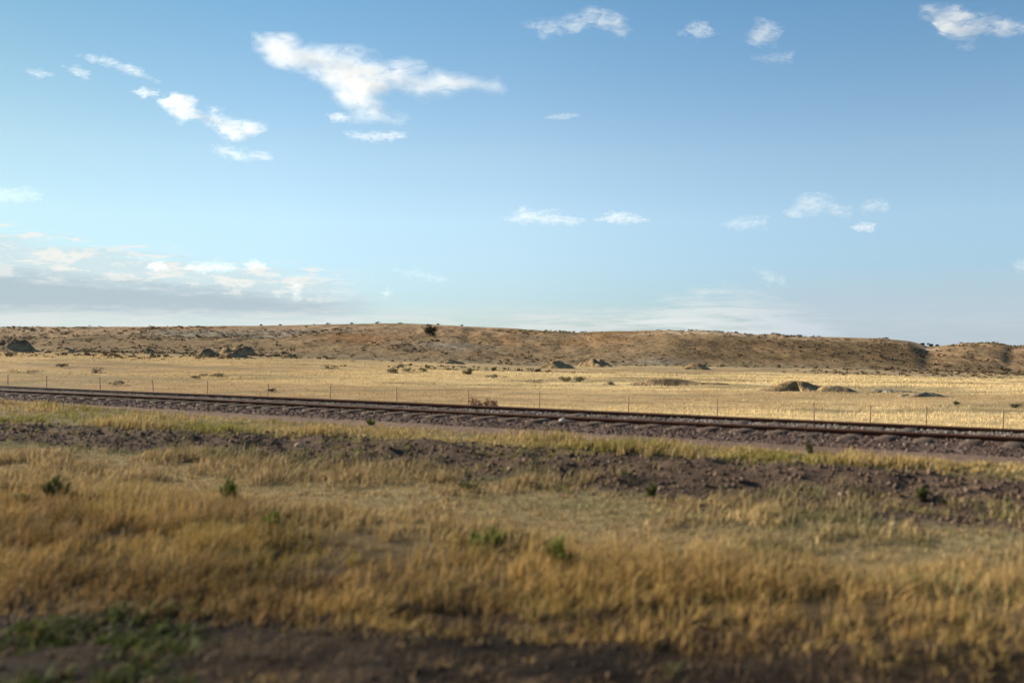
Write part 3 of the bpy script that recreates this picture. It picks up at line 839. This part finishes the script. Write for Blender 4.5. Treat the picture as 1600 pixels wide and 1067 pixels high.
nw = [(88, 785, 24, 34, DW, 'darkest green weed bush in the dry grass at far left'),
      (34, 790, 20, 16, GW, 'small olive weed left of the darkest weed bush'),
      (357, 790, 18, 36, GW, 'upright green weed in the dry grass, taller than the others'),
      (424, 836, 16, 30, GW, 'bright yellow green small weed in the brown grass'),
      (762, 862, 40, 30, GW, 'wide low dark green weed in the middle of the tall grass'),
      (872, 895, 28, 44, GW, 'loose green weed right of the wide low weed'),
      (1018, 778, 10, 18, DW, 'small dark green weed at the bottom edge of the stony bank'),
      (1440, 784, 12, 18, DW, 'dark weed on the stony bank near the right edge'),
      (735, 768, 22, 13, DW, 'flat dark green weed in the pale grass below the bank'),
      (1265, 708, 14, 12, DW, 'dark green weed in the grass strip below the ballast, right part'),
      (580, 664, 10, 7, GW, 'little green weed at the top of the grass strip by the ballast')]
for i, (x, y, hw, hp, cols, lab) in enumerate(nw):
    p = hit(x, y); s = p[1] / F
    weed('weed_plant', p, hp * s * 1.3, hw * s * .9, cols, lab, 'weed', 'green weeds in the near grass', i, p[1] < 11)
# one pale dry tuft, a thing of its own
p = hit(1190, 812); s = p[1] / F
n = 900; a = RNG.random(n) * 6.28; rr = np.abs(RNG.normal(0, 1, n)) * 34 * s
P = np.stack([rr * np.cos(a), rr * np.sin(a), np.full(n, -.01)], -1)
v, f, c = blades(P, RNG.uniform(.4, 1.1, n) * 30 * s * np.exp(-(rr / (60 * s)) ** 2), RNG.uniform(.005, .010, n), np.abs(RNG.normal(0, .7, n)), pal(n, [(.44, .33, .16), (.36, .27, .13)]), 2)
o = mesh_obj('grass_clump', v, f, M_LEAF, attrs={'col': c}); o.location = p
tag(o, 'pale straw grass clump standing out in the greenish grass below the bank', 'grass clump')
# loose pale stones
M_PALE = mat_plain('pale_stone', (.35, .30, .27), (.55, .50, .46), 30, .85)
M_TAN = mat_plain('tan_stone', (.34, .22, .14), (.48, .34, .23), 30, .85)
def stone(px, py, rpx, mat, label, seed, D=None):
    if D is None: p = hit(px, py); 
    else: X = (px - 800) / F * D; uu, vv_ = uv_of(X, D); p = np.array([X, D, float(ballast_z(uu, vv_)) + CZ])
    v, f = rock_unit(seed, 2, .09); r = rpx / F * p[1]
    o = mesh_obj('stone', v * [r * 1.2, r, r * .7], f, mat); o.location = p + np.array([0, 0, r * .4])
    return tag(o, label, 'stone', 'loose pale stones')
stone(879, 664, 5, M_PALE, 'white stone lying on the dark ballast slope', 31, D=17.15)
stone(467, 698, 5, M_TAN, 'tan stone on the dark bank at the left', 32)
stone(796, 734, 4, M_TAN, 'small tan stone at the foot of the dark bank', 33)

# ------------------------------------------------------------------ light, sky, camera
el, az = R(SUN_EL), R(SUN_AZ)
sd = (-math.sin(az) * math.cos(el), math.cos(az) * math.cos(el), math.sin(el))
import mathutils
L = bpy.data.lights.new('sun', 'SUN'); L.energy = 5.0; L.angle = R(.5); L.color = (1.0, .86, .66)
lo = bpy.data.objects.new('sun', L); COL.objects.link(lo)
lo.rotation_euler = mathutils.Vector(sd).to_track_quat('Z', 'Y').to_euler()
W = bpy.data.worlds.new('World'); SC.world = W; W.use_nodes = True
nt = W.node_tree; bg = nt.nodes['Background']
sky = nt.nodes.new('ShaderNodeTexSky'); sky.sky_type = 'NISHITA'; sky.sun_disc = False
sky.sun_elevation = el; sky.sun_rotation = -az
sky.altitude = 1000; sky.air_density = 1.0; sky.dust_density = .3; sky.ozone_density = 2.0
bg.inputs[1].default_value = SKY_STRENGTH = .060
def wmath(op, a, b=None, c=None, clamp=False):
    n = nt.nodes.new('ShaderNodeMath'); n.operation = op; n.use_clamp = clamp
    for i, x in enumerate((a, b, c)):
        if x is None: continue
        if isinstance(x, (int, float)): n.inputs[i].default_value = x
        else: nt.links.new(x, n.inputs[i])
    return n.outputs[0]
def wrange(x, a, b, lo=0.0, hi=1.0):
    n = nt.nodes.new('ShaderNodeMapRange'); n.interpolation_type = 'SMOOTHSTEP'
    nt.links.new(x, n.inputs['Value'])
    for k, q in (('From Min', a), ('From Max', b), ('To Min', lo), ('To Max', hi)): n.inputs[k].default_value = q
    return n.outputs['Result']
# layered cloud low over the horizon: direction -> bearing (degrees, right positive) and elevation (degrees)
tc = nt.nodes.new('ShaderNodeTexCoord'); sp = nt.nodes.new('ShaderNodeSeparateXYZ'); nt.links.new(tc.outputs['Generated'], sp.inputs[0])
brg = wmath('MULTIPLY', wmath('ARCTAN2', sp.outputs[0], sp.outputs[1]), 57.2958)
elv = wmath('MULTIPLY', wmath('ARCSINE', sp.outputs[2]), 57.2958)
def streaks(sx, sy, off, detail=6, rough=.6):
    cb = nt.nodes.new('ShaderNodeCombineXYZ')
    nt.links.new(wmath('MULTIPLY', brg, sx), cb.inputs[0]); nt.links.new(wmath('MULTIPLY', elv, sy), cb.inputs[1]); cb.inputs[2].default_value = off
    n = noise(nt, 1.0, detail, rough, cb.outputs[0], .3); return n.outputs['Fac']
def layer(base, col, fac):
    return mix(nt, fac, base, tuple(x / SKY_STRENGTH / 2.64 for x in col))
# the air of that evening: a little less bright at the horizon and bluer overhead than the model sky
e01 = wmath('DIVIDE', elv, 40.0, clamp=True)
colr = mix(nt, 1.0, sky.outputs[0], ramp(nt, e01, [(.0, (.50, .62, .86)), (.06, (.64, .73, .90)), (.17, (1.04, 1.03, 1.0)), (.26, (1.12, 1.10, 1.0)), (.46, (.82, 1.03, 1.0)), (1.0, (.75, 1.0, 1.0))]), 'MULTIPLY')
b01 = wmath('ADD', wmath('MULTIPLY', brg, 1 / 64.0), .5, clamp=True)
colr = mix(nt, 1.0, colr, ramp(nt, b01, [(.0, (.80, .80, .70)), (.08, (.84, .84, .76)), (.30, (.97, .96, .93)), (.5, (1.02, 1.0, .99)), (.70, (.95, .97, 1.0)), (.92, (.90, .93, .97)), (1.0, (.90, .93, .97))]), 'MULTIPLY')
n1 = streaks(.10, .9, 1.0); n2 = streaks(.22, 2.2, 4.0, 8, .65); n3 = streaks(.05, .5, 9.0); n4 = streaks(.55, 1.9, 14.0, 9, .68)
b27 = wmath('ADD', brg, 27.0)
# a long bank at the left: its top slopes down to the right, grey blue body, small bright heads along the top
top = wmath('SUBTRACT', 5.7, wmath('MULTIPLY', b27, .11))
edge = wmath('ADD', wmath('SUBTRACT', top, elv), wmath('MULTIPLY', wmath('SUBTRACT', n2, .5), 3.2))
left = wrange(wmath('ADD', brg, wmath('MULTIPLY', wmath('SUBTRACT', n4, .5), 8.0)), -12, -7, 1, 0)
bank = wmath('MULTIPLY', wrange(edge, -.1, .9), left)
colr = layer(colr, (.66, .75, .77), wmath('MULTIPLY', bank, .60))
g = wmath('ADD', wmath('ADD', elv, wmath('MULTIPLY', b27, .075)), wmath('MULTIPLY', wmath('SUBTRACT', n2, .5), 1.6))
grey = wmath('MULTIPLY', wmath('MULTIPLY', wrange(g, 3.0, 4.2, 1, 0), wrange(elv, 1.0, 1.9)), wrange(brg, -12, -6, 1, 0))
colr = layer(colr, (.44, .54, .61), wmath('MULTIPLY', grey, .82))
heads = wmath('MULTIPLY', wmath('MULTIPLY', wrange(n4, .47, .60), wrange(edge, -.35, .2)), wmath('MULTIPLY', left, wrange(g, 3.0, 4.0)))
colr = layer(colr, (.93, .92, .87), wmath('MULTIPLY', heads, .85))
# pale low cloud along the horizon, thickest right of the middle, then a lilac grey veil
low = wmath('MULTIPLY', wmath('MULTIPLY', wrange(wmath('ADD', elv, wmath('MULTIPLY', wmath('SUBTRACT', n4, .5), 1.6)), 1.2, 2.2, 1, 0), wrange(n2, .38, .6)), wrange(brg, 12, 20, 1, .3))
colr = layer(colr, (.76, .80, .79), wmath('MULTIPLY', low, .75))
hump = wmath('SUBTRACT', 3.3, wmath('MULTIPLY', wmath('POWER', wmath('ABSOLUTE', wmath('SUBTRACT', brg, 12.0)), 2.0), .06))
e2 = wmath('ADD', wmath('SUBTRACT', hump, elv), wmath('MULTIPLY', wmath('SUBTRACT', n4, .5), 3.0))
colr = layer(colr, (.80, .84, .83), wmath('MULTIPLY', wmath('MULTIPLY', wrange(e2, -.2, 1.3), wrange(n2, .3, .62)), .72))
veil = wmath('MULTIPLY', wrange(brg, 9, 18), wrange(wmath('ADD', elv, wmath('MULTIPLY', wmath('SUBTRACT', n3, .5), 3.0)), 1.2, 4.6, 1, 0))
colr = layer(colr, (.53, .62, .72), wmath('MULTIPLY', veil, .62))
nt.links.new(colr, bg.inputs[0])

# ------------------------------------------------------------------ clouds: real volumes high over the plain
def mat_cloud(name, dens, size, thr=.42, stretch=(1, 1, 2.2)):
    m = bpy.data.materials.new(name); m.use_nodes = True; t = m.node_tree
    t.nodes.remove(t.nodes['Principled BSDF'])
    vec = objvec(t, *stretch)
    n = noise(t, 2.6 / size, 8, .68, vec, .8)
    r = t.nodes.new('ShaderNodeMapRange'); r.interpolation_type = 'SMOOTHSTEP'
    t.links.new(n.outputs['Fac'], r.inputs['Value'])
    for k, q in (('From Min', thr - .05), ('From Max', thr + .24), ('To Min', .0), ('To Max', dens)): r.inputs[k].default_value = q
    v = t.nodes.new('ShaderNodeVolumeScatter'); v.inputs['Color'].default_value = (1, 1, 1, 1); v.inputs['Anisotropy'].default_value = .25
    t.links.new(r.outputs['Result'], v.inputs['Density'])
    t.links.new(v.outputs[0], t.nodes['Material Output'].inputs['Volume'])
    return m
ALT = 900.0
def cloud(outline, label, tau=2.2, thick=.5, thr=.42, seed=0, grow=5, ragged=.5):
    """a puffy body over an outline seen from the plain: as deep as it is tall, thin at its rim"""
    O = np.array(outline, float)
    c0 = O.mean(0); D = ALT / max((533.5 - c0[1]) / F, .06)
    n = 46
    x0, y0 = O.min(0) - grow; x1, y1 = O.max(0) + grow
    step = max(x1 - x0, y1 - y0) / 70.0; step = max(step, .7)
    gx = np.arange(x0, x1 + step, step); gy = np.arange(y0, y1 + step, step)
    XX, YY = np.meshgrid(gx, gy, indexing='ij')
    # signed distance to the outline
    d = np.full(XX.shape, 1e9); inside = np.zeros(XX.shape, bool)
    for i in range(len(O)):
        a, b = O[i], O[(i + 1) % len(O)]
        ab = b - a; tq = np.clip(((XX - a[0]) * ab[0] + (YY - a[1]) * ab[1]) / max(ab @ ab, 1e-9), 0, 1)
        d = np.minimum(d, np.hypot(XX - a[0] - tq * ab[0], YY - a[1] - tq * ab[1]))
        cr = ((a[1] > YY) != (b[1] > YY)) & (XX < (b[0] - a[0]) * (YY - a[1]) / ((b[1] - a[1]) if b[1] != a[1] else 1e-9) + a[0])
        inside ^= cr
    sd = np.where(inside, d, -d) + grow * .6
    hh = min(O[:, 1].max() - O[:, 1].min(), O[:, 0].max() - O[:, 0].min())
    hh = min(hh, 2.3 * sd.max())
    sd = sd + hh * ragged * (fbm((XX + seed * 31) / hh * 1.8, YY / hh * 4.2, seed, 6) - .5)
    th = np.where(sd > 0, np.clip(sd / (hh * .45), 0, 1.15) ** 1.5, 0) * hh * thick     # half depth, in px
    th = th * (.55 + .9 * fbm((XX - seed * 13) / hh * 2.5, YY / hh * 2.5, seed + 3, 3))
    k = D / F
    ok = th > 0
    okc = ok[:-1, :-1] | ok[1:, :-1] | ok[:-1, 1:] | ok[1:, 1:]
    nv = XX.size; idx = np.arange(nv).reshape(XX.shape)
    lx = (XX - c0[0]) * k; lz = (c0[1] - YY) * k
    depth = th * k
    front = np.stack([lx, -depth * .9, lz], -1).reshape(-1, 3); back = np.stack([lx, depth, lz], -1).reshape(-1, 3)
    a, b, c, e = idx[:-1, :-1][okc], idx[1:, :-1][okc], idx[1:, 1:][okc], idx[:-1, 1:][okc]
    fF = np.stack([a, e, c, b], -1); fB = np.stack([a, b, c, e], -1) + nv
    used = np.unique(np.concatenate([fF.ravel(), fB.ravel()]))
    # weld the rim where the body has no depth
    allv = np.concatenate([front, back]); remap = np.arange(2 * nv)
    flat = (~ok).ravel(); remap[nv:][flat] = np.arange(nv)[flat]
    f = remap[np.concatenate([fF, fB])]
    keep = np.array([len(set(q)) == 4 for q in f.tolist()]); f = f[keep]
    uq, inv = np.unique(f.ravel(), return_inverse=True)
    size = hh * k
    m = mat_cloud('cloud_vapour', tau * (.30 if len(O) > 10 else .19) / (hh * thick * k), size * .9, thr)
    o = mesh_obj('cloud', allv[uq], inv.reshape(-1, 4), m)
    p = pt(c0[0], c0[1], D); o.location = p
    return tag(o, label, 'cloud', 'fair weather clouds')
CLOUDS = [
 ([(402,60),(440,60),(500,78),(560,86),(625,94),(668,114),(700,112),(740,120),(790,132),(810,143),(790,149),(750,143),(715,152),(700,161),(650,159),(612,142),(592,150),(602,170),(633,186),(630,200),(575,193),(535,172),(520,150),(518,136),(480,118),(435,98)],
  'largest white cloud, long and winged with a tail hanging below', dict(tau=3.8, thick=.45, thr=.34, seed=1, ragged=.40, grow=11)),
 ([(535,207),(590,206),(637,205),(634,216),(590,223),(548,217)], 'thin flat streak of cloud just under the tail of the largest cloud', dict(tau=1.6, seed=2)),
 ([(512,180),(530,176),(548,184),(538,191),(518,189)], 'tiny puff left of the tail of the largest cloud', dict(tau=1.8, seed=3)),
 ([(118,88),(160,87),(192,98),(226,110),(250,129),(216,121),(180,109),(150,98)], 'thin slanting cloud streak high at the upper left', dict(tau=1.5, seed=4)),
 ([(99,104),(125,104),(142,115),(138,125),(115,119)], 'small faint cloud under the slanting streak at the upper left', dict(tau=1.2, seed=5)),
 ([(207,143),(225,137),(248,142),(246,150),(222,153)], 'small bright puff at the upper end of the slanting cloud chain', dict(tau=1.8, seed=6)),
 ([(243,154),(275,145),(302,150),(314,168),(338,171),(355,181),(388,189),(427,205),(400,213),(370,218),(345,210),(318,197),(290,190),(258,180)], 'bright slanting ragged cloud, second largest, left of the largest', dict(tau=3.2, seed=7, thick=.5, thr=.38)),
 ([(318,225),(355,222),(382,234),(418,238),(427,252),(380,255),(345,244)], 'flat cloud at the lower end of the slanting cloud chain', dict(tau=1.9, seed=8)),
 ([(816,36),(850,30),(900,22),(922,11),(978,17),(988,45),(978,61),(930,49),(880,55),(850,61)], 'long soft cloud near the top of the sky', dict(tau=1.7, seed=9, thick=.4)),
 ([(1061,53),(1085,33),(1102,37),(1122,53),(1090,63)], 'small triangular cloud near the top, between two larger clouds', dict(tau=1.5, seed=10)),
 ([(1163,63),(1172,35),(1190,21),(1213,29),(1227,50),(1212,73),(1180,77)], 'compact upright cloud near the top, right of the triangular one', dict(tau=1.7, seed=11, thick=.4)),
 ([(1172,88),(1240,80),(1238,98),(1195,100)], 'faint wisp just under the compact upright cloud', dict(tau=.6, seed=12)),
 ([(1438,11),(1500,7),(1545,20),(1610,34),(1660,50),(1620,64),(1548,56),(1522,73),(1490,79),(1465,56),(1452,30)], 'bright wedge shaped cloud in the top right corner', dict(tau=2.0, seed=13, thick=.35)),
 ([(786,340),(815,322),(850,329),(880,332),(914,345),(905,351),(860,353),(815,350)], 'flat bottomed cloud low in the middle, left of a pair', dict(tau=2.2, seed=14, thick=.6)),
 ([(928,343),(955,332),(985,332),(1014,345),(990,351),(955,349)], 'small lens cloud low in the middle, right of a pair', dict(tau=2.0, seed=15, thick=.6)),
 ([(1224,332),(1245,309),(1280,299),(1312,311),(1332,330),(1326,343),(1290,337),(1240,344)], 'soft heaped cloud low at the right', dict(tau=1.9, seed=16, thick=.5)),
 ([(1334,326),(1365,304),(1391,314),(1389,333),(1350,335)], 'pale cloud touching the right end of the heaped cloud', dict(tau=1.0, seed=17)),
 ([(1331,355),(1345,348),(1367,350),(1363,362),(1338,361)], 'tiny bright cloud below the heaped cloud', dict(tau=2.0, seed=18)),
 ([(1122,350),(1160,337),(1202,338),(1199,359),(1150,361)], 'faint thin cloud left of the heaped cloud', dict(tau=.8, seed=19)),
 ([(1176,420),(1200,419),(1226,435),(1230,448),(1200,446)], 'small pale cloud above the cloud bank at the right', dict(tau=1.1, seed=20)),
 ([(0,292),(40,290),(72,300),(66,318),(30,322),(-20,312)], 'faint ragged cloud at the left edge in mid sky', dict(tau=.6, seed=21)),
 ([(612,420),(650,418),(690,430),(712,442),(660,438),(630,430)], 'thin pale streak low over the hill crest', dict(tau=.7, seed=22)),
 ([(38,112),(62,108),(84,117),(60,123)], 'very small faint cloud high at the left edge', dict(tau=.8, seed=23)),
 ([(852,184),(880,179),(904,180),(880,186)], 'hair thin wisp right of the largest cloud', dict(tau=.8, seed=24)),
 ([(228,418),(240,408),(258,411),(264,420),(245,425)], 'small bright puff on top of the low bank, leftmost of its puffs', dict(tau=2.2, seed=25)),
 ([(284,420),(300,411),(340,409),(368,414),(366,424),(320,428)], 'wide bright puff on the low bank, middle of its puffs', dict(tau=1.6, seed=26)),
 ([(380,412),(398,407),(416,412),(412,420),(390,420)], 'bright puff on the low bank beside the wide one', dict(tau=1.8, seed=27)),
 ([(453,443),(464,437),(472,446),(470,462),(474,470),(460,472),(456,458)], 'upright narrow puff at the right end of the low bank', dict(tau=1.0, seed=28)),
 ([(596,456),(606,449),(612,458),(604,466)], 'tiny upright puff low over the hill crest', dict(tau=.9, seed=29)),
 ([(1580,410),(1610,402),(1640,415),(1620,430),(1588,428)], 'pale cloud cut by the right edge above the bank', dict(tau=1.2, seed=30)),
]
for args in CLOUDS: cloud(*args[:2], **args[2])
cam = bpy.data.cameras.new('camera'); co = bpy.data.objects.new('camera', cam); COL.objects.link(co)
co.location = (0, 0, CZ); co.rotation_euler = (R(90), 0, 0)
cam.sensor_width = 36; cam.lens = F / 1600 * 36; cam.clip_start = .1; cam.clip_end = 60000
cam.dof.use_dof = True; cam.dof.focus_distance = 90; cam.dof.aperture_fstop = 0.9
SC.camera = co
SC.view_settings.view_transform = 'Standard'; SC.view_settings.look = 'None'
SC.view_settings.exposure = 1.4; SC.view_settings.gamma = 1
SC.cycles.max_bounces = 8; SC.cycles.volume_bounces = 4; SC.cycles.diffuse_bounces = 3
